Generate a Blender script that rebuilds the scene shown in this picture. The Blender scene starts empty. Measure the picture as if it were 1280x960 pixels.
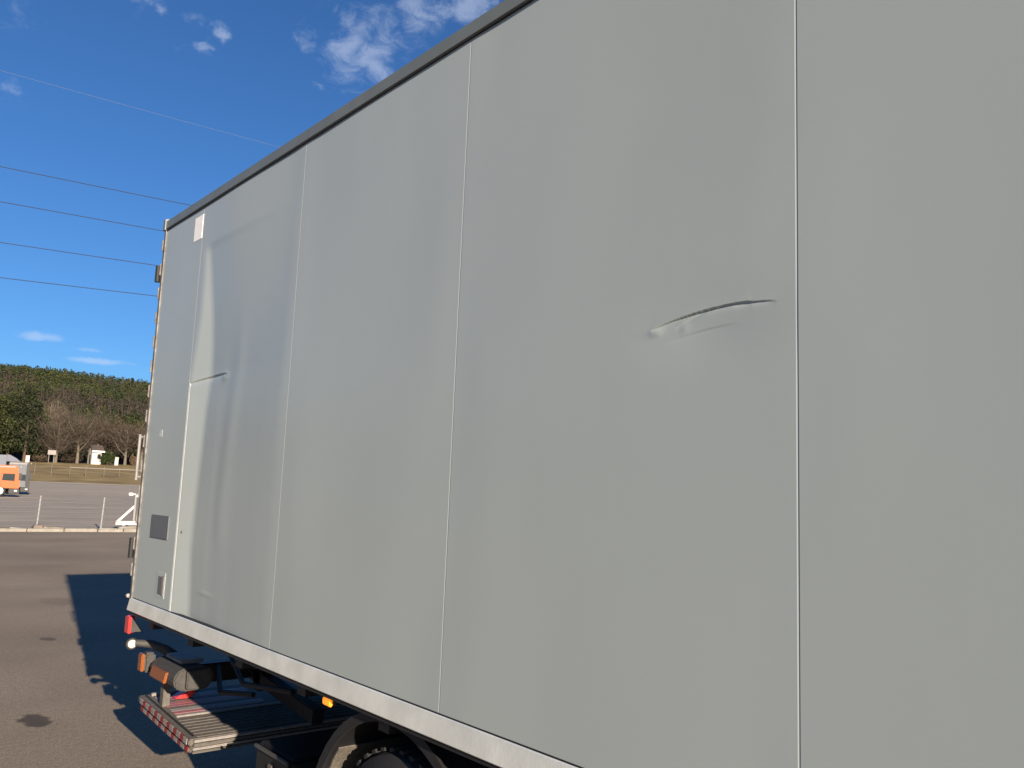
import bpy, bmesh, math, random
import numpy as np
from mathutils import Matrix, Vector, noise

random.seed(7); rng = np.random.default_rng(7)
scene = bpy.context.scene
COL = scene.collection

# ------------------------------------------------------------------ camera
F_PX = 1061.1
D, H = 1.62, 1.72                     # distance of the truck's side wall, eye height
def _n(v): return v / np.linalg.norm(v)
ax_y = _n(np.array([-902., -105., F_PX]))        # truck's long axis, in camera axes (right, up, forward)
ax_z = np.array([317., 8000., F_PX]); ax_z = _n(ax_z - ax_y * np.dot(ax_z, ax_y))
ax_x = np.cross(ax_y, ax_z); ax_x = ax_x if ax_x[0] > 0 else -ax_x
R = np.array([ax_x, ax_y, ax_z])
cam_d = bpy.data.cameras.new('camera'); cam = bpy.data.objects.new('camera', cam_d); COL.objects.link(cam)
cam_d.sensor_width = 36.0; cam_d.lens = F_PX / 1280 * 36; cam_d.clip_start = 0.02; cam_d.clip_end = 9000
m = Matrix.Identity(4)
for i in range(3):
    m[i][0], m[i][1], m[i][2] = R[i][0], R[i][1], -R[i][2]
m[2][3] = H
cam.matrix_world = m
scene.camera = cam
def ray(px, py):
    d = R @ np.array([px - 640, 480 - py, F_PX]); return d / np.linalg.norm(d)
def at_y(px, py, Y):
    d = ray(px, py); d = d * (Y / d[1]); return Vector((d[0], d[1], d[2] + H))

# ------------------------------------------------------------------ world, sun, exposure
SUN_EL = math.radians(15.5)
sun_h = _n(np.array([-0.204, -1.0]))
to_sun = Vector((sun_h[0] * math.cos(SUN_EL), sun_h[1] * math.cos(SUN_EL), math.sin(SUN_EL)))
sd = bpy.data.lights.new('sun', 'SUN'); sun = bpy.data.objects.new('sun', sd); COL.objects.link(sun)
sd.energy = 5.0; sd.angle = math.radians(0.53); sd.color = (1.0, 0.84, 0.68)
sun.rotation_euler = to_sun.to_track_quat('Z', 'Y').to_euler()
sun.location = (0, 0, 60)

world = bpy.data.worlds.new('World'); scene.world = world; world.use_nodes = True
wt = world.node_tree; wt.nodes.clear()
def W(t, **k):
    n = wt.nodes.new(t)
    for a, b in k.items(): setattr(n, a, b)
    return n
wl = wt.links.new
out = W('ShaderNodeOutputWorld'); bg = W('ShaderNodeBackground'); bg.inputs['Strength'].default_value = 0.05
sky = W('ShaderNodeTexSky', sky_type='NISHITA', sun_disc=False)
sky.sun_elevation = SUN_EL; sky.sun_rotation = math.atan2(sun_h[0], sun_h[1])
sky.altitude = 300; sky.air_density = 1.0; sky.dust_density = 0.32; sky.ozone_density = 8.0
tc = W('ShaderNodeTexCoord')
# wispy clouds: noise on the sky direction, thresholded; denser within a few clusters
def wmath(op, a, b=None, c=None):
    n = W('ShaderNodeMath', operation=op)
    for i, v in enumerate((a, b, c)):
        if v is None: continue
        if isinstance(v, (int, float)): n.inputs[i].default_value = v
        else: wl(v, n.inputs[i])
    return n.outputs[0]
wn = W('ShaderNodeTexNoise'); wn.inputs['Scale'].default_value = 22; wn.inputs['Detail'].default_value = 5; wl(tc.outputs['Generated'], wn.inputs['Vector'])
wsub = W('ShaderNodeVectorMath', operation='SUBTRACT'); wl(wn.outputs['Color'], wsub.inputs[0]); wsub.inputs[1].default_value = (.5, .5, .5)
wmul = W('ShaderNodeVectorMath', operation='MULTIPLY'); wl(wsub.outputs[0], wmul.inputs[0]); wmul.inputs[1].default_value = (.11, .11, .03)
warp = W('ShaderNodeVectorMath', operation='ADD'); wl(tc.outputs['Generated'], warp.inputs[0]); wl(wmul.outputs[0], warp.inputs[1])
cmap = W('ShaderNodeMapping'); cmap.inputs['Scale'].default_value = (1, 1, 1.6); wl(tc.outputs['Generated'], cmap.inputs['Vector'])
nz = W('ShaderNodeTexNoise'); nz.inputs['Scale'].default_value = 34; nz.inputs['Detail'].default_value = 8; nz.inputs['Roughness'].default_value = 0.68; nz.inputs['Distortion'].default_value = 0.5
wl(cmap.outputs[0], nz.inputs['Vector'])
nz2 = W('ShaderNodeTexNoise'); nz2.inputs['Scale'].default_value = 5; nz2.inputs['Detail'].default_value = 3
wl(tc.outputs['Generated'], nz2.inputs['Vector'])
def blob(px, py, rad, sc=(1, 1, 1), w=1.0, src=None):
    c = ray(px, py)
    s = W('ShaderNodeVectorMath', operation='SUBTRACT'); wl(src or warp.outputs[0], s.inputs[0]); s.inputs[1].default_value = tuple(c)
    q = W('ShaderNodeVectorMath', operation='MULTIPLY'); wl(s.outputs[0], q.inputs[0]); q.inputs[1].default_value = sc
    l = W('ShaderNodeVectorMath', operation='LENGTH'); wl(q.outputs[0], l.inputs[0])
    mr = W('ShaderNodeMapRange', interpolation_type='SMOOTHSTEP'); wl(l.outputs['Value'], mr.inputs[0])
    mr.inputs[1].default_value = rad; mr.inputs[2].default_value = 0.0; mr.inputs[3].default_value = 0.0; mr.inputs[4].default_value = w
    return mr.outputs[0]
G0 = tc.outputs['Generated']
blobs = [blob(465, 65, .085), blob(530, 5, .07), blob(590, 5, .045, w=1.1), blob(420, 20, .04, w=.8), blob(242, 44, .026, (1, 1, .8), 1.1), blob(380, 55, .03, w=.8),
         blob(187, 8, .03, (1, 1, 1.6), 1.0), blob(12, 112, .03, w=.7), blob(405, 105, .018, w=.7),
         blob(48, 420, .040, (1, 1, 4.2), 1.2, G0), blob(125, 452, .058, (1, 1, 9), 1.25, G0), blob(108, 437, .03, (1, 1, 6), .8, G0)]
acc = blobs[0]
for b_ in blobs[1:]: acc = wmath('MAXIMUM', acc, b_)
scat = W('ShaderNodeMapRange', interpolation_type='SMOOTHSTEP'); wl(nz2.outputs['Fac'], scat.inputs[0])
scat.inputs[1].default_value = .60; scat.inputs[2].default_value = .78; scat.inputs[3].default_value = 0; scat.inputs[4].default_value = .45
acc = wmath('MAXIMUM', acc, scat.outputs[0])
dens = wmath('ADD', nz.outputs['Fac'], wmath('MULTIPLY', acc, .42))
cm = W('ShaderNodeMapRange', interpolation_type='SMOOTHSTEP'); wl(dens, cm.inputs[0])
cm.inputs[1].default_value = .62; cm.inputs[2].default_value = 1.08; cm.inputs[3].default_value = 0; cm.inputs[4].default_value = .37
mask = wmath('MULTIPLY', cm.outputs[0], wmath('MINIMUM', wmath('MULTIPLY', acc, 1.8), 1.0))
mix = W('ShaderNodeMix', data_type='RGBA'); wl(mask, mix.inputs[0]); wl(sky.outputs[0], mix.inputs[6]); mix.inputs[7].default_value = (5.6, 6.3, 7.6, 1)
wl(mix.outputs[2], bg.inputs['Color']); wl(bg.outputs[0], out.inputs['Surface'])

vs = scene.view_settings
vs.view_transform = 'Standard'; vs.look = 'None'; vs.gamma = 1.0; vs.use_curve_mapping = False; vs.exposure = 1.3
scene.render.engine = 'CYCLES'

# ------------------------------------------------------------------ materials
def mat(name, col, rough=.6, metal=0., var=.12, scale=12., bump=0., bscale=60., coat=0., spec=.5, emit=None, detail=5):
    mt = bpy.data.materials.new(name); mt.use_nodes = True
    nt = mt.node_tree; p = nt.nodes['Principled BSDF']
    p.inputs['Roughness'].default_value = rough; p.inputs['Metallic'].default_value = metal
    p.inputs['Coat Weight'].default_value = coat; p.inputs['Coat Roughness'].default_value = .18
    p.inputs['Specular IOR Level'].default_value = spec
    tcn = nt.nodes.new('ShaderNodeTexCoord')
    n = nt.nodes.new('ShaderNodeTexNoise'); n.inputs['Scale'].default_value = scale; n.inputs['Detail'].default_value = detail
    nt.links.new(tcn.outputs['Object'], n.inputs['Vector'])
    r = nt.nodes.new('ShaderNodeValToRGB')
    r.color_ramp.elements[0].position = .3; r.color_ramp.elements[1].position = .7
    r.color_ramp.elements[0].color = tuple(c * (1 - var) for c in col) + (1,)
    r.color_ramp.elements[1].color = tuple(min(1, c * (1 + var)) for c in col) + (1,)
    nt.links.new(n.outputs['Fac'], r.inputs[0]); nt.links.new(r.outputs[0], p.inputs['Base Color'])
    if bump:
        n2 = nt.nodes.new('ShaderNodeTexNoise'); n2.inputs['Scale'].default_value = bscale; n2.inputs['Detail'].default_value = 4
        nt.links.new(tcn.outputs['Object'], n2.inputs['Vector'])
        b = nt.nodes.new('ShaderNodeBump'); b.inputs['Strength'].default_value = bump; b.inputs['Distance'].default_value = .01
        nt.links.new(n2.outputs['Fac'], b.inputs['Height']); nt.links.new(b.outputs[0], p.inputs['Normal'])
    if emit:
        p.inputs['Emission Color'].default_value = (*emit[0], 1); p.inputs['Emission Strength'].default_value = emit[1]
    return mt

def asphalt(name, c0, c1, stains):
    mt = bpy.data.materials.new(name); mt.use_nodes = True
    nt = mt.node_tree; p = nt.nodes['Principled BSDF']; L = nt.links.new
    p.inputs['Roughness'].default_value = .85; p.inputs['Specular IOR Level'].default_value = .3
    tcn = nt.nodes.new('ShaderNodeTexCoord'); co = tcn.outputs['Object']
    def nse(scale, detail=4, vec=None, rough=.55):
        n = nt.nodes.new('ShaderNodeTexNoise'); n.inputs['Scale'].default_value = scale; n.inputs['Detail'].default_value = detail; n.inputs['Roughness'].default_value = rough
        L(vec or co, n.inputs['Vector']); return n.outputs['Fac']
    def mp(sc):
        q = nt.nodes.new('ShaderNodeMapping'); q.inputs['Scale'].default_value = sc; L(co, q.inputs['Vector']); return q.outputs[0]
    def ramp(f, a, b, ca, cb):
        r = nt.nodes.new('ShaderNodeValToRGB'); e = r.color_ramp.elements
        e[0].position = a; e[1].position = b; e[0].color = (*ca, 1); e[1].color = (*cb, 1); L(f, r.inputs[0]); return r.outputs[0]
    def mul(a, b, fac=1.0):
        x = nt.nodes.new('ShaderNodeMix'); x.data_type = 'RGBA'; x.blend_type = 'MULTIPLY'; x.inputs[0].default_value = fac
        L(a, x.inputs[6]); L(b, x.inputs[7]); return x.outputs[2]
    base = ramp(nse(.35, 6), .3, .7, c0, c1)
    bands = ramp(nse(1, 5, mp((.05, .55, 1))), .35, .65, (.72, .74, .78), (1.08, 1.06, 1.02))     # tyre-worn lanes along the yard
    agg = ramp(nse(95, 3, rough=.7), .32, .68, (.5, .5, .5), (1.45, 1.42, 1.38))
    agg2 = ramp(nse(24, 3, rough=.7), .35, .68, (.82, .82, .82), (1.12, 1.12, 1.1))
    col = mul(mul(mul(base, bands, .5), agg), agg2)
    for (sx, sy, rx, ry, dk) in stains:
        q = nt.nodes.new('ShaderNodeMapping'); q.vector_type = 'TEXTURE'; q.inputs['Location'].default_value = (sx, sy, 0); q.inputs['Scale'].default_value = (rx, ry, 1e3); L(co, q.inputs['Vector'])
        ad = nt.nodes.new('ShaderNodeVectorMath'); ad.operation = 'LENGTH'; L(q.outputs[0], ad.inputs[0])
        sb = nt.nodes.new('ShaderNodeMath'); sb.operation = 'ADD'; L(ad.outputs['Value'], sb.inputs[0])
        ns = nt.nodes.new('ShaderNodeMath'); ns.operation = 'MULTIPLY_ADD'; L(nse(9, 4), ns.inputs[0]); ns.inputs[1].default_value = 1.1; ns.inputs[2].default_value = -.55; L(ns.outputs[0], sb.inputs[1])
        col = mul(col, ramp(sb.outputs[0], .72, 1.0, (dk, dk, dk), (1, 1, 1)))
    L(col, p.inputs['Base Color'])
    b = nt.nodes.new('ShaderNodeBump'); b.inputs['Strength'].default_value = .55; b.inputs['Distance'].default_value = .012
    L(nse(70, 4), b.inputs['Height']); L(b.outputs[0], p.inputs['Normal'])
    return mt

def tint_mat(name, rough=.8, spec=.2, trans=0.0):
    """foliage and bark: the colour of each tree or leaf clump is stored on the mesh"""
    mt = bpy.data.materials.new(name); mt.use_nodes = True
    nt = mt.node_tree; p = nt.nodes['Principled BSDF']; p.inputs['Roughness'].default_value = rough; p.inputs['Specular IOR Level'].default_value = spec
    a = nt.nodes.new('ShaderNodeAttribute'); a.attribute_name = 'tint'
    n = nt.nodes.new('ShaderNodeTexNoise'); n.inputs['Scale'].default_value = .8; n.inputs['Detail'].default_value = 4
    tcn = nt.nodes.new('ShaderNodeTexCoord'); nt.links.new(tcn.outputs['Object'], n.inputs['Vector'])
    r = nt.nodes.new('ShaderNodeValToRGB'); r.color_ramp.elements[0].color = (.75, .75, .75, 1); r.color_ramp.elements[1].color = (1.2, 1.2, 1.15, 1)
    nt.links.new(n.outputs['Fac'], r.inputs[0])
    x = nt.nodes.new('ShaderNodeMix'); x.data_type = 'RGBA'; x.blend_type = 'MULTIPLY'; x.inputs[0].default_value = 1
    nt.links.new(a.outputs['Color'], x.inputs[6]); nt.links.new(r.outputs[0], x.inputs[7]); nt.links.new(x.outputs[2], p.inputs['Base Color'])
    return mt

M = dict(
    panel=mat('grey_truck_paint', (.352, .396, .382), .42, var=.022, scale=.9, bump=.006, bscale=260, coat=.15),
    smudge=mat('glue_residue', (.46, .49, .47), .6, var=.15, scale=60),
    seal=mat('pale_joint_sealant', (.55, .56, .55), .6, var=.12, scale=30),
    rail_dark=mat('dark_anodised_rail', (.140, .158, .148), .45, var=.08, scale=6, bump=.02, bscale=150),
    rubber=mat('black_rubber', (.007, .007, .0075), .7, var=.3, scale=40, bump=.1, bscale=200),
    alu=mat('brushed_aluminium', (.86, .88, .80), .28, .5, var=.10, scale=9, bump=.06, bscale=90),
    alu_dirty=mat('weathered_aluminium', (.088, .080, .068), .7, .1, var=.22, scale=30, bump=.15, bscale=160),
    chassis=mat('black_chassis_paint', (.007, .0075, .009), .55, var=.3, scale=14, bump=.1, bscale=120),
    plastic=mat('dark_grey_plastic', (.060, .062, .062), .5, var=.2, scale=30, bump=.05, bscale=200),
    plastic_dusty=mat('dusty_grey_plastic', (.038, .036, .032), .7, var=.25, scale=40, bump=.1, bscale=200),
    dust=mat('dusty_mudguard_lining', (.085, .074, .058), .85, var=.35, scale=45, bump=.5, bscale=120),
    tyre=mat('tyre_rubber', (.010, .010, .010), .8, var=.25, scale=30, bump=.2, bscale=150),
    rim=mat('pale_wheel_rim', (.45, .45, .45), .45, .3, var=.12, scale=14),
    cover=mat('grey_cover_plate', (.105, .115, .122), .5, var=.07, scale=25),
    white=mat('white_enamel', (.78, .77, .74), .5, var=.05, scale=12),
    label=mat('white_sticker', (.92, .90, .84), .5, var=.05, scale=40),
    red=mat('red_reflector', (.5, .03, .03), .3, var=.1, scale=60, coat=.4),
    pink=mat('faded_red_tape', (.22, .085, .09), .55, var=.2, scale=60),
    tape_white=mat('dirty_white_tape', (.20, .185, .17), .55, var=.2, scale=60),
    tape_red=mat('red_tape', (.17, .022, .02), .5, var=.25, scale=60),
    amber=mat('amber_lens', (.19, .055, .010), .35, var=.12, scale=80, coat=.4),
    amber_lit=mat('amber_lamp_lens', (.85, .27, .02), .25, var=.1, scale=80, coat=.5, emit=((1, .32, .03), .30)),
    clear=mat('clear_lamp_lens', (.45, .44, .41), .2, var=.1, scale=90, coat=.6),
    steel=mat('galvanised_steel', (.19, .19, .185), .6, .2, var=.15, scale=20, bump=.05, bscale=80),
    wire_fence=mat('thin_fence_wire', (.13, .127, .12), .6, .1),
    hinge=mat('stained_hinge_steel', (.135, .130, .120), .65, .2, var=.5, scale=22, detail=3),
    concrete=mat('pale_concrete', (.21, .195, .165), .9, var=.2, scale=6, bump=.4, bscale=40),
    stone=mat('rubble_stone', (.15, .125, .10), .9, var=.3, scale=5, bump=.5, bscale=25),
    orange=mat('orange_truck_paint', (.36, .075, .006), .4, var=.04, scale=3, coat=.3),
    silver=mat('silver_grey_truck_paint', (.085, .093, .10), .4, var=.06, scale=3, coat=.3),
    trailer=mat('pale_blue_grey_bodywork', (.085, .097, .125), .45, var=.06, scale=2),
    glass=mat('dark_window_glass', (.02, .026, .028), .08, var=.1, scale=5, spec=.8),
    black=mat('black_bodywork', (.013, .013, .014), .45, var=.2, scale=8),
    roof=mat('dark_roof_tiles', (.06, .045, .04), .85, var=.3, scale=4),
    render_white=mat('white_render', (.42, .40, .36), .85, var=.06, scale=3),
    wire=mat('overhead_cable', (.018, .020, .026), .6, var=.1, scale=1),
    cable_bright=mat('bright_earth_cable', (.16, .17, .19), .5, .2, var=.05, scale=1),
    yard=asphalt('yard_asphalt', (.190, .158, .118), (.258, .220, .168), [(1.54, 7.0, .11, .22, .3), (2.33, 10.4, .08, .13, .5), (3.1, 13.5, .25, .5, .85)]),
    lot=asphalt('parking_asphalt', (.285, .258, .215), (.35, .32, .27), []),
    grass=mat('dry_grass', (.205, .158, .080), .95, var=.30, scale=.22, bump=.6, bscale=8, spec=.1, detail=8),
    earth=mat('dry_earth', (.13, .11, .075), .95, var=.3, scale=.05, spec=.1),
    floor_forest=mat('forest_floor', (.026, .025, .013), .95, var=.4, scale=.05, spec=.1, detail=8),
    foliage=tint_mat('tree_foliage'),
)

def add_wash(mt):
    nt = mt.node_tree; p = nt.nodes['Principled BSDF']; L = nt.links.new
    src = p.inputs['Base Color'].links[0].from_socket
    tcn = nt.nodes.new('ShaderNodeTexCoord'); q = nt.nodes.new('ShaderNodeMapping'); q.inputs['Scale'].default_value = (1, 1.8, .6); L(tcn.outputs['Object'], q.inputs['Vector'])
    n = nt.nodes.new('ShaderNodeTexNoise'); n.inputs['Scale'].default_value = 1.4; n.inputs['Detail'].default_value = 6; L(q.outputs[0], n.inputs['Vector'])
    r = nt.nodes.new('ShaderNodeValToRGB'); r.color_ramp.elements[0].position = .3; r.color_ramp.elements[1].position = .72
    r.color_ramp.elements[0].color = (.972, .974, .974, 1); r.color_ramp.elements[1].color = (1.02, 1.02, 1.015, 1); L(n.outputs['Fac'], r.inputs[0])
    x = nt.nodes.new('ShaderNodeMix'); x.data_type = 'RGBA'; x.blend_type = 'MULTIPLY'; x.inputs[0].default_value = 1
    L(src, x.inputs[6]); L(r.outputs[0], x.inputs[7]); L(x.outputs[2], p.inputs['Base Color'])
    rr = nt.nodes.new('ShaderNodeMapRange'); L(n.outputs['Fac'], rr.inputs[0]); rr.inputs[1].default_value = .3; rr.inputs[2].default_value = .7; rr.inputs[3].default_value = .36; rr.inputs[4].default_value = .48
    L(rr.outputs[0], p.inputs['Roughness'])
add_wash(M['panel'])

# ------------------------------------------------------------------ helpers
class MB:
    def __init__(s): s.bm = bmesh.new()
    def box(s, x0, x1, y0, y1, z0, z1, bev=0., seg=2, rot=None, pivot=None):
        t = bmesh.new(); bmesh.ops.create_cube(t, size=1)
        for v in t.verts:
            v.co = Vector(((x0 + x1) / 2 + v.co.x * (x1 - x0), (y0 + y1) / 2 + v.co.y * (y1 - y0), (z0 + z1) / 2 + v.co.z * (z1 - z0)))
        if bev: bmesh.ops.bevel(t, geom=t.edges[:], offset=bev, segments=seg, affect='EDGES', clamp_overlap=True)
        if rot is not None:
            pv = Vector(pivot if pivot else ((x0 + x1) / 2, (y0 + y1) / 2, (z0 + z1) / 2))
            bmesh.ops.transform(t, matrix=Matrix.Translation(pv) @ rot @ Matrix.Translation(-pv), verts=t.verts)
        s.take(t); return s
    def prism(s, pts, axis, a, b, bev=0.):
        """polygon pts in the plane normal to axis, swept a..b"""
        t = bmesh.new(); vs_ = []
        for q in pts:
            c = {'x': (a, q[0], q[1]), 'y': (q[0], a, q[1]), 'z': (q[0], q[1], a)}[axis]; vs_.append(t.verts.new(c))
        f = t.faces.new(vs_); r = bmesh.ops.extrude_face_region(t, geom=[f])
        d = {'x': (b - a, 0, 0), 'y': (0, b - a, 0), 'z': (0, 0, b - a)}[axis]
        bmesh.ops.translate(t, vec=d, verts=[g for g in r['geom'] if isinstance(g, bmesh.types.BMVert)])
        bmesh.ops.recalc_face_normals(t, faces=t.faces[:])
        if bev: bmesh.ops.bevel(t, geom=t.edges[:], offset=bev, segments=2, affect='EDGES', clamp_overlap=True)
        s.take(t); return s
    def tube(s, pts, rad, n=10):
        t = bmesh.new(); rings = []
        pts = [Vector(p) for p in pts]
        rad = rad if isinstance(rad, (list, tuple)) else [rad] * len(pts)
        for i, p in enumerate(pts):
            d = (pts[min(i + 1, len(pts) - 1)] - pts[max(i - 1, 0)]).normalized()
            u = d.cross(Vector((0, 0, 1)) if abs(d.z) < .9 else Vector((1, 0, 0))).normalized(); w = d.cross(u)
            rings.append([t.verts.new(p + rad[i] * (u * math.cos(2 * math.pi * k / n) + w * math.sin(2 * math.pi * k / n))) for k in range(n)])
        for a, b in zip(rings, rings[1:]):
            for k in range(n): t.faces.new((a[k], a[(k + 1) % n], b[(k + 1) % n], b[k]))
        t.faces.new(rings[0][::-1]); t.faces.new(rings[-1]); s.take(t); return s
    def lathe(s, prof, centre, axis, n=32):
        """prof: (radius, along) pairs, spun about axis through centre"""
        t = bmesh.new(); rings = []
        for r_, a in prof:
            ring = []
            for k in range(n):
                c, q = r_ * math.cos(2 * math.pi * k / n), r_ * math.sin(2 * math.pi * k / n)
                co = {'x': (a, c, q), 'y': (c, a, q), 'z': (c, q, a)}[axis]
                ring.append(t.verts.new(Vector(centre) + Vector(co)))
            rings.append(ring)
        for a, b in zip(rings, rings[1:]):
            for k in range(n): t.faces.new((a[k], a[(k + 1) % n], b[(k + 1) % n], b[k]))
        t.faces.new(rings[0][::-1]); t.faces.new(rings[-1])
        bmesh.ops.recalc_face_normals(t, faces=t.faces[:]); s.take(t); return s
    def take(s, t):
        me = bpy.data.meshes.new('tmp'); t.to_mesh(me); t.free(); s.bm.from_mesh(me); bpy.data.meshes.remove(me)
    def build(s, name, material, parent=None, smooth=True):
        me = bpy.data.meshes.new(name); bmesh.ops.recalc_face_normals(s.bm, faces=s.bm.faces[:]); s.bm.to_mesh(me); s.bm.free()
        me.materials.append(material); o = bpy.data.objects.new(name, me); COL.objects.link(o)
        if smooth:
            me.polygons.foreach_set('use_smooth', [True] * len(me.polygons))
            try: me.set_sharp_from_angle(angle=math.radians(32))
            except Exception: pass
        adopt(o, parent); return o
def adopt(o, parent):
    if parent is None: return
    o.parent = parent
    if parent.type == 'EMPTY': o.matrix_parent_inverse = parent.matrix_basis.inverted()
def raw(name, verts, faces, material, parent=None, smooth=False, tint=None):
    me = bpy.data.meshes.new(name); verts = np.asarray(verts, np.float32).reshape(-1, 3); faces = np.asarray(faces, np.int32)
    k = faces.shape[1]
    me.vertices.add(len(verts)); me.vertices.foreach_set('co', verts.ravel())
    me.loops.add(faces.size); me.loops.foreach_set('vertex_index', faces.ravel())
    me.polygons.add(len(faces)); me.polygons.foreach_set('loop_start', np.arange(0, faces.size, k, dtype=np.int32))
    try: me.polygons.foreach_set('loop_total', np.full(len(faces), k, np.int32))
    except Exception: pass
    if smooth: me.polygons.foreach_set('use_smooth', np.ones(len(faces), bool))
    me.update(calc_edges=True)
    if tint is not None:
        at = me.color_attributes.new('tint', 'FLOAT_COLOR', 'POINT')
        at.data.foreach_set('color', np.column_stack([tint, np.ones(len(tint))]).astype(np.float32).ravel())
    me.validate(); me.materials.append(material)
    o = bpy.data.objects.new(name, me); COL.objects.link(o); adopt(o, parent); return o
def tag(o, label=None, cat=None, group=None, kind=None):
    if label: o['label'] = label
    if cat: o['category'] = cat
    if group: o['group'] = group
    if kind: o['kind'] = kind
    return o
def thing(name, loc, label, cat, group=None):
    o = bpy.data.objects.new(name, None); COL.objects.link(o); o.location = loc; o.empty_display_size = .3
    o.matrix_basis = Matrix.Translation(loc)
    return tag(o, label, cat, group)
def RX(a): return Matrix.Rotation(math.radians(a), 4, 'X')
def RY(a): return Matrix.Rotation(math.radians(a), 4, 'Y')
def RZ(a): return Matrix.Rotation(math.radians(a), 4, 'Z')

# ------------------------------------------------------------------ the setting
def sst(a, b, v):
    t = np.clip((v - a) / (b - a), 0, 1); return t * t * (3 - 2 * t)
def gz(X, Y):
    """height of the land: flat yard and parking, a grassy bank, then the wooded hill"""
    X = np.asarray(X, float); Y = np.asarray(Y, float)
    z = 1.05 * sst(95, 152, Y) + (4.1 + .018 * (X - 45)) * np.clip((Y - 150) / 55, 0, 1) ** 1.1
    t = np.clip((Y - 208) / 700, 0, 1)
    crest = 91 + 2.5 * np.sin(X / 55.) + 1.5 * np.sin(X / 21. + 1) - 10 * sst(450, 1200, X) + 12 * sst(-100, -900, X)
    lump = 5.0 * np.sin(X / 70. + Y / 90.) * np.sin(Y / 65. + .6) * sst(260, 420, Y) * (1 - sst(700, 880, Y))
    z = z + (crest - 5) * (.30 * t + .70 * t * t * (3 - 2 * t)) + lump
    return z - 60 * sst(930, 1500, Y)
def sheet(name, xs, ys, zf, material):
    xs = np.asarray(xs, float); ys = np.asarray(ys, float)
    XX, YY = np.meshgrid(xs, ys); v = np.column_stack([XX.ravel(), YY.ravel(), zf(XX, YY).ravel()])
    nx = len(xs); i = np.arange((len(ys) - 1) * nx).reshape(-1, nx)[:, :-1].ravel()
    return tag(raw(name, v, np.column_stack([i, i + 1, i + 1 + nx, i + nx]), material, smooth=True), kind='structure')
sheet('ground', np.linspace(-5000, 5000, 21), np.linspace(-5000, 5000, 21), lambda X, Y: np.full_like(X, -.12), M['earth'])
sheet('yard', np.linspace(-70, 130, 5), np.linspace(-70, 31.25, 5), lambda X, Y: np.zeros_like(X), M['yard'])
sheet('parking_lot', np.linspace(-70, 160, 24), np.linspace(31.2, 152, 40), lambda X, Y: gz(X, Y) - .01, M['lot'])
sheet('field', np.linspace(-300, 500, 120), np.linspace(151.5, 212, 30), lambda X, Y: gz(X, Y) - .02 + .10 * np.sin(X * 1.3 + Y) * np.sin(Y * .9) * np.clip((Y - 152) / 5, 0, 1), M['grass'])
sheet('hill', np.linspace(-1500, 2200, 180), np.concatenate([np.linspace(211, 960, 110), np.linspace(970, 1600, 12)]), lambda X, Y: gz(X, Y) - .1, M['floor_forest'])

# kerb between the yard and the parking lot, with a line of broken rubble on it
kerb = tag(MB().box(-20, 40, 31.2, 31.9, -.1, .035).build('kerb', M['concrete']), kind='structure')
x = -2.0
while x < 22:
    L_ = random.uniform(.8, 1.15); dz = random.uniform(-.02, .02); dy = random.uniform(-.02, .02)
    MB().box(x, x + L_ - .03, 30.98 + dy, 31.2 + dy, -.05, .11 + dz, .018).build('kerbstone', M['concrete'], kerb)
    x += L_
x = -2.0
while x < 22:
    L_ = random.uniform(.25, 1.0); h_ = random.uniform(.07, .2)
    if random.random() < .85:
        mb = MB().box(x, x + L_ * .94, 31.5 + random.uniform(-.06, .06), 31.84, .0, h_, .03, rot=RY(random.uniform(-4, 4)))
        for v in mb.bm.verts: v.co += Vector((noise.noise(v.co * 5) * .05, noise.noise(v.co * 5 + Vector((9, 0, 0))) * .05, noise.noise(v.co * 6 + Vector((0, 9, 0))) * .035))
        mb.build('rubble_stone', random.choice([M['concrete'], M['stone'], M['concrete']]), kerb)
    x += L_

lot_kerb = tag(MB().box(-60, 140, 151.2, 151.9, .6, 1.13).build('kerb', M['concrete']), kind='structure')

# ------------------------------------------------------------------ the box truck
truck = thing('box_truck', (2.87, 2.0, 0), 'large grey box truck with dented side panels filling the photo', 'truck')
XN, XF = D, 4.16                     # near and far side walls
YR, YFR = 5.36, -2.75                # rear and front of the box
ZB, ZT = 1.035, 3.283                # visible panel bottom and top
seams = [4.692, 3.447, 2.222, 0.983, -.255, -1.49, YFR]
PR = .016                            # rails and rear frame stand proud of the panels

def streak_edge(z):                  # where the fold shaped to imitate a bright reflection starts
    return np.interp(z, [1.0, 1.09, 1.376, 1.615, 1.914, 2.117, 2.298, 2.447, 2.616, 2.82, 3.023, 3.06],
                        [4.35, 4.355, 4.411, 4.401, 4.371, 4.357, 4.316, 4.338, 4.387, 4.462, 4.55, 4.62])
def crease(Y, Z, ya, yb, z0, k1, k2, A, dec, ew=.5, top=.005):
    u = (ya - Y) / (ya - yb); uu = np.clip(u, 0, 1)
    zc = z0 + k1 * uu + k2 * uu * uu; v = Z - zc
    amp = A * np.sin(np.pi * uu) ** ew * (u > 0) * (u < 1)
    below = -np.exp(np.minimum(v, 0) / dec) * (v <= 0)
    above = -(1 - sst(0, top, v)) * (v > 0) + .22 * np.exp(-np.maximum(v - top, 0) / .018) * sst(0, top, v) * (v > 0)
    return amp * (below + above)
def wav(Y, Z, s):
    win = 1.0
    for q in seams: win = win * (1 - np.exp(-((Y - q) / .09) ** 2))
    return win * (.0010 * np.sin(Y * 3.1 + s) * np.sin(Z * 2.0 + s * 2) + .0006 * np.sin(Y * 6.3 + 1.7 * s + Z * 1.9) + .00035 * np.sin(Z * 7.1 + s * 3 + Y * 2.7))
def off_plain(s): return lambda Y, Z: wav(Y, Z, s)
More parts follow.
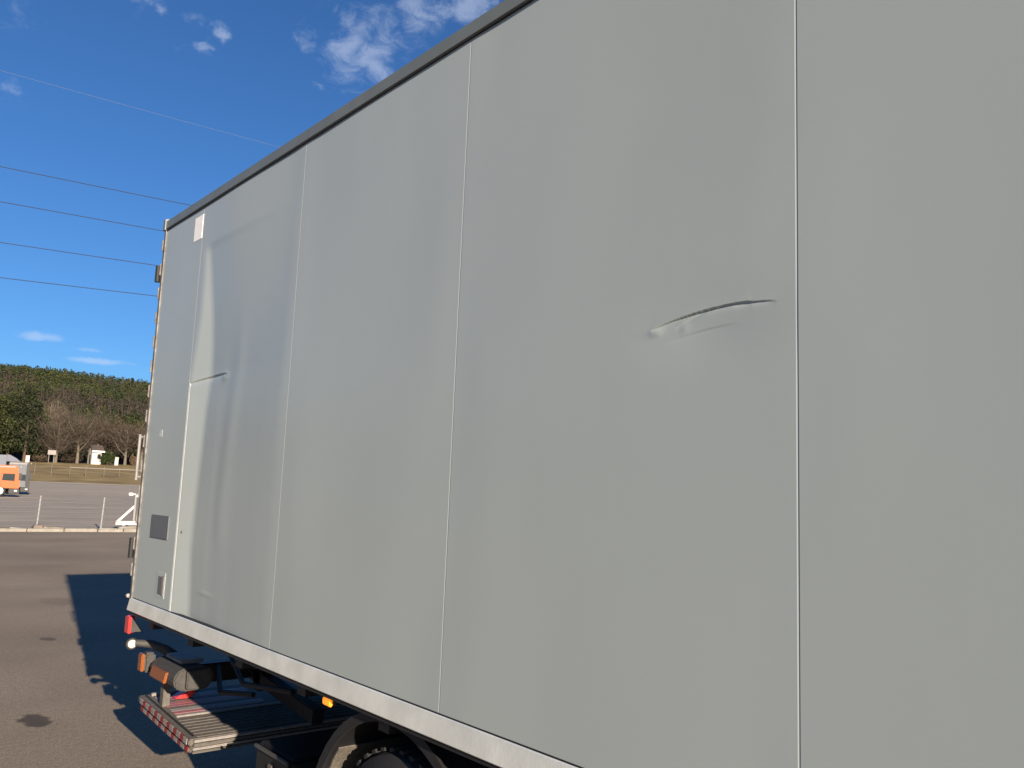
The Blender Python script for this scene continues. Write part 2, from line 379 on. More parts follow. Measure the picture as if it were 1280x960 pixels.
def off_dent(Y, Z):
    o = wav(Y, Z, 2.2)
    o += crease(Y, Z, 1.392, 1.100, 2.150, .074, -.043, .0062, .0065, .55, .0020)
    o += crease(Y, Z, 1.150, 1.036, 2.178, .004, -.010, .0026, .005, .8, .0022)
    o += crease(Y, Z, 1.318, 1.225, 2.146, .034, -.004, .0016, .006, .8, .0040)
    o += crease(Y, Z, 1.335, 1.135, 2.114, .036, -.016, .0010, .010, .9, .0050)
    o += .0017 * np.exp(-(((Y - 1.380) / 1.8) ** 2 + (Z - 2.143) ** 2) / (2 * .0085 ** 2))
    o += .0006 * np.exp(-((Y - 1.290) ** 2 + (Z - 2.143) ** 2) / (2 * .010 ** 2))
    o -= .0030 * np.exp(-(((Y - 1.23) / 1.9) ** 2 + (Z - 2.13) ** 2) / (2 * .06 ** 2))
    return o
def streak_end(z):                   # where the tilted strip standing in for the reflection levels out
    return np.interp(z, [1.0, 2.2, 2.31, 2.48, 2.64, 2.84, 3.06], [4.692, 4.690, 4.675, 4.635, 4.605, 4.605, 4.615])
def off_strip(Y, Z): return wav(Y, Z, 4.1) * .6
SL = .138  # slope of the added fold, tilted to the sun to mimic a reflection
def off_streak_fold(Y, Z):
    """reflected streak imitated by an added fold, rising back to the seam; plus a crease"""
    l = streak_end(Z); e = streak_edge(Z)
    dep = SL * (l - e) * (1 - sst(2.985, 3.045, Z)); e = e * (1 + dep / XN)       # fold line seen at the same place although it lies deeper
    dep = SL * (l - e) * (1 - sst(2.985, 3.045, Z))
    o = wav(Y, Z, .7)
    for d in (-.028, -.014, 0, .014, .028):                                       # a rounded, not a knife-sharp, fold
        up = np.clip((Y + d - e) / np.maximum(l - e, 1e-3), 0, 1)
        down = np.clip((e - Y - d) / (e - 3.46), 0, 1)
        o = o - .2 * dep * np.where(Y + d > e, 1 - up, (1 - down) ** 1.15) * sst(3.447, 3.6, Y)
    # shallow ripples shaped to imitate faint light bands beside the streak
    o += .0020 * np.exp(-((Y - 4.10 + .05 * np.sin(Z * 3)) / .07) ** 2) * sst(1.35, 1.55, Z) * (1 - sst(2.25, 2.75, Z))
    o += .0004 * np.sin((Y - 4.0) * 21) * sst(3.85, 4.1, Y) * (1 - sst(4.3, 4.36, Y)) * (1 - sst(2.0, 2.3, Z))
    o += crease(Y, Z, 4.69, 4.22, 2.262, .065, -.042, .0075, .012, .4, .004)
    o += .003 * np.exp(-(((Y - 4.25) / 1.6) ** 2 + ((Z - 2.272) / .8) ** 2) / (2 * .02 ** 2))
    o += .0025 * np.exp(-(((Y - 4.27) / 6) ** 2 + ((Z - 1.18) / .5) ** 2) / (2 * .012 ** 2))
    return o
def grid_axis(a, b, step, fine=()):
    pts = list(np.arange(a, b, step)) + [b]
    for fa, fb, fs in fine: pts = [p for p in pts if not (fa < p < fb)] + list(np.arange(fa, fb, fs))
    return np.array(sorted(set(np.round(pts, 5))))
def panel(y0, y1, off, fy=(), fz=(), name='side_panel', base=0., label=None):
    g, bv, bv2 = .0006, .0040, .0016
    ys = grid_axis(y0 + g + bv, y1 - g - bv2, .03, fy)
    ys = np.concatenate([[y0 + g, y0 + g], ys, [y1 - g, y1 - g]])
    dep = np.zeros(len(ys)); dep[[0, -1]] = -.03; dep[[1, -2]] = -bv * .23, -bv2 * .4
    zs = grid_axis(ZB - .02, ZT + .01, .03, fz)
    YY, ZZ = np.meshgrid(ys, zs); o = off(YY, ZZ) + dep[None, :] + base
    v = np.column_stack([(XN - o).ravel(), YY.ravel(), ZZ.ravel()])
    n = len(ys); i = np.arange((len(zs) - 1) * n).reshape(-1, n)[:, :-1].ravel()
    ob = raw(name, v, np.column_stack([i, i + n, i + n + 1, i + 1]), M['panel'], truck)
    sm = np.ones((len(zs) - 1, n - 1), bool); sm[:, [0, 1, -1, -2]] = False
    ob.data.polygons.foreach_set('use_smooth', sm.ravel())
    # the two bevel columns must not share shading with the face
    ed = ob.data.edges; co = v[:, 1]
    vi = np.zeros(len(ed) * 2, np.int32); ed.foreach_get('vertices', vi); vi = vi.reshape(-1, 2)
    cidx = vi % n
    sh = (cidx[:, 0] == cidx[:, 1]) & np.isin(cidx[:, 0], [0, 1, 2, n - 3, n - 2, n - 1])
    at = ob.data.attributes.get('sharp_edge') or ob.data.attributes.new('sharp_edge', 'BOOLEAN', 'EDGE')
    at.data.foreach_set('value', sh)
    if label: ob['label'] = label
    return ob
panel(seams[0], YR - .035, off_strip, name='rear_pillar_panel')
panel(seams[1], seams[0], off_streak_fold, fy=[(4.18, 4.69, .008)], fz=[(2.2, 2.34, .004), (1.12, 1.24, .008), (2.98, 3.08, .01)], label='creased rearmost panel with a fold added to imitate a pale reflection')
panel(seams[2], seams[1], off_plain(1.3))
panel(seams[3], seams[2], off_dent, fy=[(1.02, 1.41, .0035)], fz=[(2.06, 2.21, .0018)], label='panel with a long sharp dent')
for k in (3, 4, 5): panel(seams[k + 1], seams[k], off_plain(k * 1.9))
for s_ in seams[:-1]:
    MB().box(XN + .0012, XN + .03, s_ - .012, s_ + .012, ZB - .01, ZT + .005).build('joint_seal', M['seal'], truck, smooth=False)

# rails along the top and bottom of the wall; profiles in (x, z)
PT = .010
sc = (XN - PT) / XN
zr0, zr1 = H + (3.286 - H) * sc + .006, H + (3.352 - H) * sc
MB().prism([(XN - PT, zr0 + .002), (XN - PT, zr1 - .010), (XN - PT + .010, zr1), (XN + .10, zr1 + .012), (XN + .10, zr0), (XN - PT + .006, zr0 - .002)], 'y', YFR, YR - .03).build('top_rail', M['rail_dark'], truck, smooth=False)
MB().box(XN - PT + .003, XN + .02, YFR, YR - .04, zr0 - .007, zr0 - .0025).build('rail_gasket', M['rubber'], truck, smooth=False)
sc = (XN - PR) / XN
zb1, zb0 = H + (1.035 - H) * sc, H + (.963 - H) * sc
MB().prism([(XN - .004, zb1 - .003), (XN - .001, zb1), (XN + .12, zb1), (XN + .12, zb0), (XN - PR + .002, zb0), (XN - PR, zb0 + .003)], 'y', YFR, YR - .0).build('bottom_rail', M['alu'], truck, smooth=False)
MB().box(XN - PR + .008, XN + .10, YFR, YR - .004, zb0 - .016, zb0 - .0005).build('rail_edge_strip', M['rubber'], truck, smooth=False)
MB().box(XN - .0015, XN + .02, YFR, YR - .04, zb1 + .0005, zb1 + .0050).build('rail_gasket', M['rubber'], truck, smooth=False)

# rear frame, doors, hinges
MB().prism([(XN - .007, YR - .033), (XN - .007, YR - .006), (XN - .001, YR), (XN + .06, YR), (XN + .06, YR - .033)], 'z', zb1, zr0 - .006).build('corner_post', M['hinge'], truck, smooth=False)
MB().prism([(XN - PT - .006, zr0 - .004), (XN - PT - .006, zr1 + .002), (XN - PT + .004, zr1 + .008), (XN + .1, zr1 + .014), (XN + .1, zr0 - .004)], 'y', YR - .03, YR + .006).build('rail_end_cap', M['rail_dark'], truck, smooth=False)
for ya, yb in ((XN + .065, 2.885), (2.892, XF - .065)):
    MB().box(ya, yb, YR - .02, YR + .028, zb1 + .01, zr1 - .06, .006).build('rear_door', M['panel'], truck)
MB().box(XN + .061, XF - .061, YR - .05, YR - .022, zb0, zr1 - .01).build('door_frame', M['rubber'], truck, smooth=False)
for zc in np.linspace(zb1 + .18, zr1 - .14, 14):
    MB().box(XN - .012, XN + .05, YR + .001, YR + .012, zc - .055, zc + .02, .003).build('hinge_strap', M['hinge'], truck)
for z0_, z1_ in ((2.955, 3.057), (1.27, 1.388)):
    MB().tube([(1.607, YR + .03, z0_), (1.607, YR + .03, z1_)], .016, 10).build('hinge', M['rubber'], truck)
mb = MB().tube([(1.595, YR + .03, 1.73), (1.595, YR + .03, 2.005)], .009, 8)
mb.tube([(1.595, YR + .03, 1.75), (1.66, YR + .01, 1.75)], .007, 6).tube([(1.595, YR + .03, 1.99), (1.66, YR + .01, 1.99)], .007, 6)
mb.build('door_hold_back', M['steel'], truck)
MB().lathe([(.004, -.012), (.011, -.010), (.014, 0), (.011, .012), (.004, .014)], (1.612, YR + .025, 1.05), 'y', 14).build('corner_marker_lamp', M['tape_white'], truck)
# roof, far wall, front wall, floor
MB().prism([(XN + .09, zr1 + .008), (XN + .14, zr1 + .02), (XF - .1, zr1 + .02), (XF, zr1), (XF, zr1 - .05), (XN + .09, zr1 - .05)], 'y', YFR + .01, YR - .04).build('roof', M['panel'], truck, smooth=False)
MB().box(XF - .06, XF, YFR, YR - .03, zb0, zr1 - .01).build('far_side_wall', M['panel'], truck, smooth=False)
MB().box(XN + .03, XF - .061, YFR, YFR + .05, zb0, zr1 - .01).build('front_wall', M['panel'], truck, smooth=False)
MB().box(XN + .03, XF - .061, YFR + .06, YR - .06, zb0 + .03, zb1 + .08).build('load_floor', M['chassis'], truck, smooth=False)

# small fittings on the rear pillar panel
def pillar_x(z, y=4.95): return XN - float(off_strip(np.array(y), np.array(z)))
xo = pillar_x(1.47)
MB().box(xo - .004, xo + .01, 4.815, 5.108, 1.408, 1.538, .0025).build('cover_plate', M['cover'], truck)
lr = MB().box(pillar_x(1.165) - .002, xo + .01, 4.79, 4.93, 1.095, 1.235, .0015).build('latch_recess', M['panel'], truck)
MB().box(pillar_x(1.165) - .003, xo, 4.845, 4.900, 1.112, 1.212, .002).build('latch_slot', M['cover'], lr)
MB().box(pillar_x(1.165) - .005, xo - .001, 4.80, 4.84, 1.11, 1.215, .002).build('latch_handle', M['tape_white'], lr)
MB().box(XN - .0014, XN + .01, 4.703, 4.832, 3.095, 3.237, .001).build('sticker', M['label'], truck)['label'] = 'white rectangular sticker'
MB().box(pillar_x(2.0, 5.09) - .0008, pillar_x(2., 5.09) + .01, 5.065, 5.12, 1.985, 2.025, .0005).build('sticker_remnant', M['smudge'], truck)
MB().lathe([(.001, -.004), (.006, -.003), (.007, 0)], (XN + .006, 4.62, 1.467), 'x', 10).build('screw', M['cover'], truck)

# underside
for xa in (2.40, 3.30):
    mb = MB().box(xa, xa + .08, YFR - .6, 5.05, .66, .90); mb.build('chassis_rail', M['chassis'], truck, smooth=False)
for yc in np.arange(-2.4, 5.2, .62):
    MB().box(XN + .04, XF - .08, yc, yc + .07, .90, zb0 + .028).build('cross_member', M['chassis'], truck, smooth=False)
for yc in (1.1, 3.7, 4.9):
    MB().box(2.481, 3.299, yc, yc + .08, .70, .86).build('chassis_brace', M['chassis'], truck, smooth=False)
MB().tube([(1.95, 2.53, .42), (3.83, 2.53, .42)], [.09, .09], 14).lathe([(.05, -.25), (.2, -.12), (.22, 0), (.2, .12), (.05, .25)], (2.89, 2.53, .43), 'x', 20).build('rear_axle', M['chassis'], truck)
def wheel(xc, yc, w=.27, r=.42):
    t = MB().lathe([(.25, -w / 2 + .02), (r - .06, -w / 2), (r - .015, -w / 2 + .025), (r, -w / 2 + .06), (r, w / 2 - .06), (r - .015, w / 2 - .025), (r - .06, w / 2), (.25, w / 2 - .02)], (xc, yc, r), 'x', 40)
    for k in range(44):
        a = 2 * math.pi * k / 44
        t.box(xc - w / 2 + .03, xc + w / 2 - .03, yc - .012, yc + .012, 2 * r - .004, 2 * r + .008, rot=Matrix.Rotation(a, 4, 'X'), pivot=(xc, yc, r))
    return t, MB().lathe([(.02, -w / 2 + .03), (.09, -w / 2 + .02), (.12, -w / 2 + .09), (.20, -w / 2 + .10), (.225, -w / 2 + .015), (.252, -w / 2 + .015), (.252, w / 2 - .02), (.02, w / 2 - .03)], (xc, yc, r), 'x', 32)
for xc in (1.80, 2.09, 3.69, 3.98):
    wp = bpy.data.objects.new('wheel', None); COL.objects.link(wp)
    t, r_ = wheel(xc, 2.53)
    tyre = t.build('wheel', M['tyre'], truck); r_.build('rim', M['rim'], tyre)
    bpy.data.objects.remove(wp)
# mudguard over the rear wheels
for xa in (1.655, 3.62):
    ang = np.radians(np.arange(-8, 189, 8)); ro, ri = .545, .525
    pts = [(2.53 + ro * math.cos(a), .42 + ro * math.sin(a)) for a in ang] + [(2.53 + ri * math.cos(a), .42 + ri * math.sin(a)) for a in ang[::-1]]
    mg = MB().prism(pts, 'x', xa, xa + .58).build('mudguard', M['chassis'], truck)
    ang = np.radians(np.arange(-6, 43, 6)); ro, ri = .523, .517
    pts = [(2.53 + ro * math.cos(a), .42 + ro * math.sin(a)) for a in ang] + [(2.53 + ri * math.cos(a), .42 + ri * math.sin(a)) for a in ang[::-1]]
    MB().prism(pts, 'x', xa + .02, xa + .56).build('dusty_lining', M['dust'], mg)
    ang = np.radians(np.arange(-8, 189, 8)); ro, ri = .556, .520
    pts = [(2.53 + ro * math.cos(a), .42 + ro * math.sin(a)) for a in ang] + [(2.53 + ri * math.cos(a), .42 + ri * math.sin(a)) for a in ang[::-1]]
    MB().prism(pts, 'x', xa - .012, xa - .001).build('mudguard_lip', M['rubber'], mg)
    MB().box(xa + .03, xa + .55, 3.062, 3.07, .14, .37).build('mud_flap', M['rubber'], mg)
tb = MB().box(1.78, 2.30, 3.50, 3.86, .30, .56, .02).build('tool_box', M['chassis'], truck)
MB().box(1.768, 1.78, 3.51, 3.85, .535, .553, .004).build('lid_edge', M['plastic'], tb)
MB().box(1.769, 1.779, 3.66, 3.70, .42, .50, .003).build('latch', M['dust'], tb)
MB().lathe([(.02, -.42), (.10, -.40), (.125, -.34), (.125, .34), (.10, .40), (.02, .42)], (2.75, 4.15, .80), 'y', 20).build('air_tank', M['chassis'], truck)
for y0_, y1_, z_ in ((4.2, 5.1, .80), (4.0, 5.0, .72), (4.45, 5.15, .62)):
    MB().tube([(2.02, y0_, z_), (1.98, (y0_ + y1_) / 2, z_ - .05), (2.1, y1_, z_ + .02)], .014, 8).build('hose', M['rubber'], truck)
# side marker lamp under the rail
sm_ = MB().box(1.632, 1.665, 2.895, 2.975, .928, .955, .004).build('side_marker_lamp', M['rubber'], truck)
MB().box(1.618, 1.634, 2.905, 2.965, .922, .953, .005).build('lens', M['amber_lit'], sm_)

# rear corner: red reflector on a bracket, marker on a rubber arm, amber lamp, lamp housing
br = MB().prism([(1.625, .935), (1.625, .845), (1.70, .845)], 'y', 5.335, 5.35).build('reflector_bracket', M['plastic_dusty'], truck)
MB().box(1.612, 1.655, 5.352, 5.372, .838, .938, .003).build('reflector', M['red'], br)
MB().box(1.605, 1.622, 5.30, 5.371, .842, .936, .003).build('side_reflector', M['red'], br)
arm = MB().tube([(1.93, 5.2, .62), (1.90, 5.25, .68), (1.84, 5.32, .73), (1.77, 5.37, .76), (1.70, 5.40, .768), (1.67, 5.405, .767)], [.034, .032, .028, .024, .021, .020], 12).build('marker_lamp_arm', M['plastic_dusty'], truck)
MB().lathe([(.003, -.020), (.015, -.018), (.024, -.012), (.027, 0), (.024, .012), (.010, .020)], (1.664, 5.402, .766), 'y', 18).build('round_lens', M['clear'], arm)
MB().lathe([(.0255, -.008), (.034, -.006), (.034, .012), (.0255, .014)], (1.664, 5.402, .766), 'y', 18).build('lens_bezel', M['rubber'], arm)
al = MB().box(1.735, 1.80, 5.36, 5.43, .598, .712, .012).build('rear_side_lamp', M['plastic_dusty'], truck)
MB().box(1.716, 1.736, 5.36, 5.425, .606, .708, .005).build('lens', M['amber'], al)
pts = [(1.735, .645), (1.755, .688), (1.80, .708), (1.90, .71), (1.95, .68), (1.96, .63), (1.93, .585), (1.80, .58), (1.75, .60)]
lh = MB().prism(pts, 'y', 4.86, 5.27, .008).build('tail_lamp_housing', M['plastic_dusty'], truck)
MB().box(1.724, 1.742, 4.97, 5.21, .61, .67, .004, rot=RY(14)).build('amber_lens', M['amber'], lh)
MB().prism([(1.80, .695), (1.93, .698), (1.94, .63), (1.90, .595), (1.80, .595)], 'y', 4.83, 4.859, .006).build('end_cap', M['plastic_dusty'], lh)
MB().box(1.80, 1.93, 4.95, 5.2, .711, .735, .006).build('top_bracket', M['steel'], lh)
MB().box(1.80, 1.84, 5.18, 5.24, .43, .585, .004).build('lamp_post', M['alu_dirty'], truck)
MB().box(1.92, 3.86, 5.15, 5.25, .55, .66, .01).build('underrun_bar', M['chassis'], truck)
for xa in (2.3, 3.4):
    MB().box(xa, xa + .07, 4.3, 5.15, .50, .58, .006, rot=RX(6)).build('lift_arm', M['chassis'], truck)
    MB().box(xa, xa + .09, 5.0, 5.09, .5, .70).build('lift_hanger', M['chassis'], truck, smooth=False)
MB().tube([(2.75, 3.9, .62), (2.75, 4.95, .52)], .045, 12).build('hydraulic_cylinder', M['chassis'], truck)

# folded tail lift platform, two layers, tilted up slightly to the rear
TILT = RX(3.6); PV = (1.75, 4.58, .385)
def tbox(mb, *a, **k): return mb.box(*a, rot=TILT, pivot=PV, **k)
PX0, PX1, PY0, PY1 = 1.75, 3.95, 4.58, 5.46
lift = tbox(MB(), PX0, PX1, PY0 + .015, PY1, .360, .395, bev=.006).build('lift_platform', M['alu_dirty'], truck)
tbox(MB(), PX0 + .01, PX1, PY0 + .03, PY1 - .02, .318, .350, bev=.008).build('lower_leaf', M['alu_dirty'], lift)
tbox(MB(), PX0 + .03, PX1 - .05, PY0 + .06, PY1 - .05, .350, .360).build('hinge_gap', M['rubber'], lift, smooth=False)
for k, (za, zb_) in enumerate(((.381, .394), (.362, .375), (.337, .349), (.320, .332))):
    tbox(MB(), PX0 + .02, PX1, PY0 - .006 + .012 * (k > 1), PY0 + .016 + .012 * (k > 1), za, zb_, bev=.004).build('front_rib', M['tape_white'] if k in (0, 2) else M['alu_dirty'], lift)
for row, (za, zb_) in enumerate(((.363, .391), (.321, .347))):
    n_ = 15
    for k in range(n_):
        ya = PY0 + .04 + k * (.80 / n_)
        tbox(MB(), PX0 - .004 + .01 * row, PX0 + .003 + .01 * row, ya + .002, ya + .80 / n_ - .002, za, zb_).build('warning_stripe', M['tape_red'] if (k + row) % 2 else M['tape_white'], lift, smooth=False)
for k in range(9):
    ya = 5.03 + k * .044
    tbox(MB(), PX0 + .07, PX0 + .62, ya, ya + .040, .3945, .3985).build('top_stripe', [M['pink'], M['tape_white'], M['alu_dirty']][k % 3 if k != 4 else 0], lift, smooth=False)
tbox(MB(), PX0 + .06, PX0 + .7, 4.965, 5.0, .394, .404, bev=.003).build('light_strip', M['tape_white'], lift)
for k in range(7):
    ya = 4.62 + k * .047
    tbox(MB(), PX0 + .05, PX1 - .05, ya, ya + .028, .394, .3985).build('tread_plank', M['alu_dirty'], lift, smooth=False)
tbox(MB(), PX0 + .03, PX0 + .042, PY0 + .05, PY1 - .02, .3942, .3985).build('edge_gap', M['rubber'], lift, smooth=False)
tbox(MB(), PX0 + .06, PX0 + .34, 5.405, 5.43, .394, .412, bev=.003, ).build('flag_arm', M['tape_white'], lift)
mb = MB().prism([(1.90, .447), (1.99, .445), (2.03, .475), (1.99, .497)], 'y', 5.27, 5.35, .006).build('warning_flag', M['red'], lift)
tbox(MB(), PX0 + .06, PX0 + .14, 4.80, 4.86, .265, .318, bev=.006).build('support_foot', M['steel'], lift)

# ------------------------------------------------------------------ fence and gate at the yard's edge
fx = [4.57, 6.604, 8.640]
fence = thing('wire_fence', (6.6, 32.7, 0), 'low wire fence with thin steel posts on the kerb across the yard', 'fence')
for xp in fx:
    MB().tube([(xp, 32.7, -.02), (xp + .03, 32.7, 1.10)], .035, 10).lathe([(.04, 0), (.04, .02), (.01, .035)], (xp + .03, 32.7, 1.10), 'z', 10).build('post', M['steel'], fence)
for zc in (.12, .27, .42, .58, .75, .92, 1.05):
    MB().tube([(fx[0] - 8, 32.66, zc), (fx[0], 32.66, zc)] + [p for a, b in zip(fx, fx[1:]) for p in (((a + b) / 2, 32.66, zc - .012), (b, 32.66, zc))] + [(9.3, 32.66, zc)], .0045, 6).build('wire', M['wire_fence'], fence)
MB().tube([(-3.4, 32.7, 0), (-3.4, 32.7, 1.1)], .035, 8).build('post', M['steel'], fence)
gate = thing('steel_gate', (10.6, 33.3, 0), 'white steel gate with a diagonal brace half hidden behind the truck', 'gate')
MB().box(9.28, 13.6, 33.25, 33.35, .13, .27, .008).build('bottom_beam', M['render_white'], gate)
MB().prism([(9.30, .27), (9.42, .27), (9.93, .80), (9.93, .92)], 'y', 33.26, 33.34, .004).build('diagonal_brace', M['render_white'], gate)
MB().box(9.86, 9.93, 33.25, 33.35, .27, 1.24, .006).build('upright', M['steel'], gate)
MB().box(9.64, 9.80, 33.24, 33.36, 1.20, 1.31, .012).box(9.80, 9.9, 33.27, 33.33, 1.23, 1.28).build('catch', M['render_white'], gate)
MB().box(9.93, 13.6, 33.26, 33.34, 1.16, 1.24, .006).build('top_beam', M['white'], gate)
for k in range(9): MB().box(10.3 + k * .38, 10.34 + k * .38, 33.28, 33.32, .27, 1.16).build('bar', M['white'], gate, smooth=False)
MB().box(13.6, 13.76, 33.2, 33.4, -.02, 1.5, .01).build('gate_post', M['white'], gate)
for xa in (9.5, 12.9): MB().box(xa, xa + .12, 33.26, 33.34, -.01, .13).build('wheel_block', M['steel'], gate, smooth=False)

# ------------------------------------------------------------------ parked trucks far off, heading right
def far_truck(name, xf, yn, ch, paint, label, cargo_mat, deflector, grille):
    """xf front of the cab, yn near side, ch cab height"""
    w = 2.3; t = thing(name, (xf - 2.5, yn + w / 2, 0), label, 'truck', 'trucks parked in the far lot')
    z0 = .62
    prof = [(xf - 1.95, z0 + .12), (xf - .05, z0 + .1), (xf, z0 + .35), (xf - .03, 1.35), (xf - .22, ch - .16), (xf - .36, ch - .02), (xf - .5, ch), (xf - 1.9, ch), (xf - 1.95, ch - .08)]
    mbp = MB().prism(prof, 'y', yn, yn + w, .03).build('cab', paint, t)
    MB().prism([(xf - 1.35, 1.40), (xf - .32, 1.36), (xf - .42, 1.98), (xf - 1.3, 1.98)], 'y', yn - .006, yn + .004).build('side_window', M['glass'], mbp, smooth=False)
    MB().prism([(xf - .008, 1.40), (xf + .006, 1.40), (xf - .19, ch - .24), (xf - .205, ch - .24)], 'y', yn + .12, yn + w - .12).build('windscreen', M['glass'], mbp, smooth=False)
    MB().box(xf - .012, xf + .02, yn + .2, yn + w - .2, .80, 1.28, .01).build('grille', grille, mbp)
    MB().box(xf - .01, xf + .008, yn + .05, yn + .35, ch - .13, ch - .05).build('roof_marker', M['white'], mbp, smooth=False)
    MB().box(xf - 1.9, xf - .4, yn - .008, yn + .01, ch - .2, ch - .08, .004).build('roof_stripe', M['tape_white'], mbp)
    MB().box(xf - 1.42, xf - 1.40, yn - .004, yn + .01, .85, 2.0).build('door_gap', M['black'], mbp, smooth=False)
    MB().prism([(xf - .34, .75), (xf + .012, .75), (xf + .012, 1.36), (xf - .2, ch - .18), (xf - .40, ch - .1), (xf - .40, 1.32)], 'y', yn - .012, yn + .05).build('corner_trim', grille, mbp, smooth=False)
    MB().box(xf - .12, xf + .1, yn - .16, yn - .04, 1.5, 2.05, .03).tube([(xf - .1, yn, 2.0), (xf, yn - .1, 2.05)], .02, 6).build('mirror', M['black'], t)
    MB().box(xf - .75, xf + .06, yn + .02, yn + w - .02, .26, .70, .05).build('bumper', M['black'], t)
    MB().box(xf - .35, xf - .12, yn - .0, yn + .03, .47, .60, .01).build('headlight', M['clear'], t)
    MB().box(xf - 9.0, xf - .8, yn + .75, yn + 1.55, .55, .85).build('chassis', M['black'], t, smooth=False)
    for wx in (xf - 1.45, xf - 6.2):
        for wy in (yn + .16, yn + w - .16):
            wo = MB().lathe([(.2, -.14), (.44, -.15), (.5, -.08), (.5, .08), (.44, .15), (.2, .14)], (wx, wy, .5), 'y', 24).build('wheel', M['tyre'], t)
            MB().lathe([(.03, -.17), (.12, -.175), (.24, -.145), (.29, -.155), (.29, .155), (.03, .16)], (wx, wy, .5), 'y', 20).build('rim', M['white'], wo)
    MB().box(xf - 3.6, xf - 2.3, yn + .02, yn + .6, .45, .95, .05).build('fuel_tank', M['alu'], t)
    MB().box(xf - 9.0, xf - 2.25, yn - .05, yn + w + .05, .98, cargo_mat[1], .02).build('cargo_body', cargo_mat[0], t)
    if deflector:
        MB().prism([(xf - 2.22, ch + .02), (xf - .95, ch + .02), (xf - 1.45, ch + .42), (xf - 2.0, deflector), (xf - 2.22, deflector)], 'y', yn + .1, yn + w - .1, .03).build('roof_deflector', M['trailer'], t)
    return t
far_truck('parked_truck', 15.25, 83.9, 2.70, M['orange'], 'orange cab truck parked across the far lot, cut off by the photo edge', (M['orange'], 2.45), 0, M['orange'])
far_truck('parked_truck', 18.50, 96.9, 3.20, M['silver'], 'grey cab truck parked just behind the orange truck', (M['trailer'], 3.85), 3.9, M['black'])

# ------------------------------------------------------------------ field fence, cottage, cabinets
ff = thing('field_fence', (40, 170, float(gz(40, 170))), 'pale post and rail fence along the dry grass bank', 'fence')
px_ = [-8, 16, 43, 64, 87, 107, 130, 149, 170, 192]
fp = []
for q in px_:
    b = at_y(q, 590, 170); z = float(gz(b.x, 170)); fp.append((b.x, z))
    MB().box(b.x - .05, b.x + .05, 169.93, 170.07, z - .1, z + 1.9, .02).build('post', M['alu_dirty'], ff)
for (xa, za), (xb, zb_) in zip(fp, fp[1:]):
    big = xa > 38
    MB().tube([(xa, 169.9, za + 1.45), (xb, 169.9, zb_ + 1.45)], .07 if big else .03, 8).build('rail', M['tape_white'] if big else M['alu_dirty'], ff)
    MB().tube([(xa, 169.9, za + .8), (xb, 169.9, zb_ + .8)], .025, 6).build('rail', M['alu_dirty'], ff)

def on_land(px, Y):
    d = ray(px, 580); X = d[0] / d[1] * Y; return X, float(gz(X, Y))
cx, cz = on_land(118.5, 205)
cot = thing('cottage', (cx, 206.5, cz), 'small white cottage with dark roof among the bare trees', 'cottage')
w_ = MB().box(cx - .75, cx + 1.2, 205, 208.5, cz - .3, cz + 2.9)
w_.prism([(205, cz + 2.9), (208.5, cz + 2.9), (206.75, cz + 3.9)], 'x', cx - .75, cx + 1.2); w_.build('wall', M['render_white'], cot, smooth=False)
rf = MB().prism([(204.5, cz + 2.75), (206.75, cz + 4.05), (209.0, cz + 2.75), (209.0, cz + 2.95), (206.75, cz + 4.28), (204.5, cz + 2.95)], 'x', cx - .9, cx + 1.7).build('roof', M['roof'], cot, smooth=False)
MB().box(cx - .9, cx + 1.7, 204.42, 204.5, cz + 2.62, cz + 2.95).build('fascia', M['white'], rf, smooth=False)
MB().box(cx + .5, cx + .9, 206.6, 207.0, cz + 3.8, cz + 4.5).build('chimney', M['roof'], rf, smooth=False)
MB().box(cx + .35, cx + .95, 204.97, 205.02, cz + 1.2, cz + 2.2).build('window', M['glass'], cot, smooth=False)
MB().box(cx - .79, cx - .74, 206, 206.9, cz - .1, cz + 2.0).build('door', M['black'], cot, smooth=False)
for (q, Y, w, h_, lab) in ((145, 203, .36, 1.7, 'white cabinet standing on the grass bank right of the cottage'), (33.5, 204, .36, 1.3, 'white cabinet at the foot of the dark trees above the trucks')):
    x0, z0 = on_land(q, Y)
    c = thing('utility_cabinet', (x0, Y, z0), lab, 'cabinet')
    MB().box(x0 - w, x0 + w, Y - .3, Y + .3, z0 - .2, z0 + h_, .03).build('body', M['render_white'], c)
    MB().box(x0 - w - .05, x0 + w + .05, Y - .36, Y + .36, z0 + h_, z0 + h_ + .09, .02).build('lid', M['render_white'], c)
    MB().box(x0 - .01, x0 + .01, Y - .312, Y - .298, z0, z0 + h_ - .1).build('door_gap', M['plastic'], c, smooth=False)
x0, z0 = on_land(64, 206)
sg = thing('sign_board', (x0, 206, z0), 'weathered beige sign board beside the leftmost bare trunk', 'sign')
MB().box(x0 - .9, x0 + .7, 205.95, 206.05, z0 + 1.7, z0 + 2.7, .02).build('board', M['tape_white'], sg)
for dx in (-.6, .4): MB().box(x0 + dx - .05, x0 + dx + .05, 206.06, 206.14, z0 - .2, z0 + 2.5).build('post', M['concrete'], sg, smooth=False)

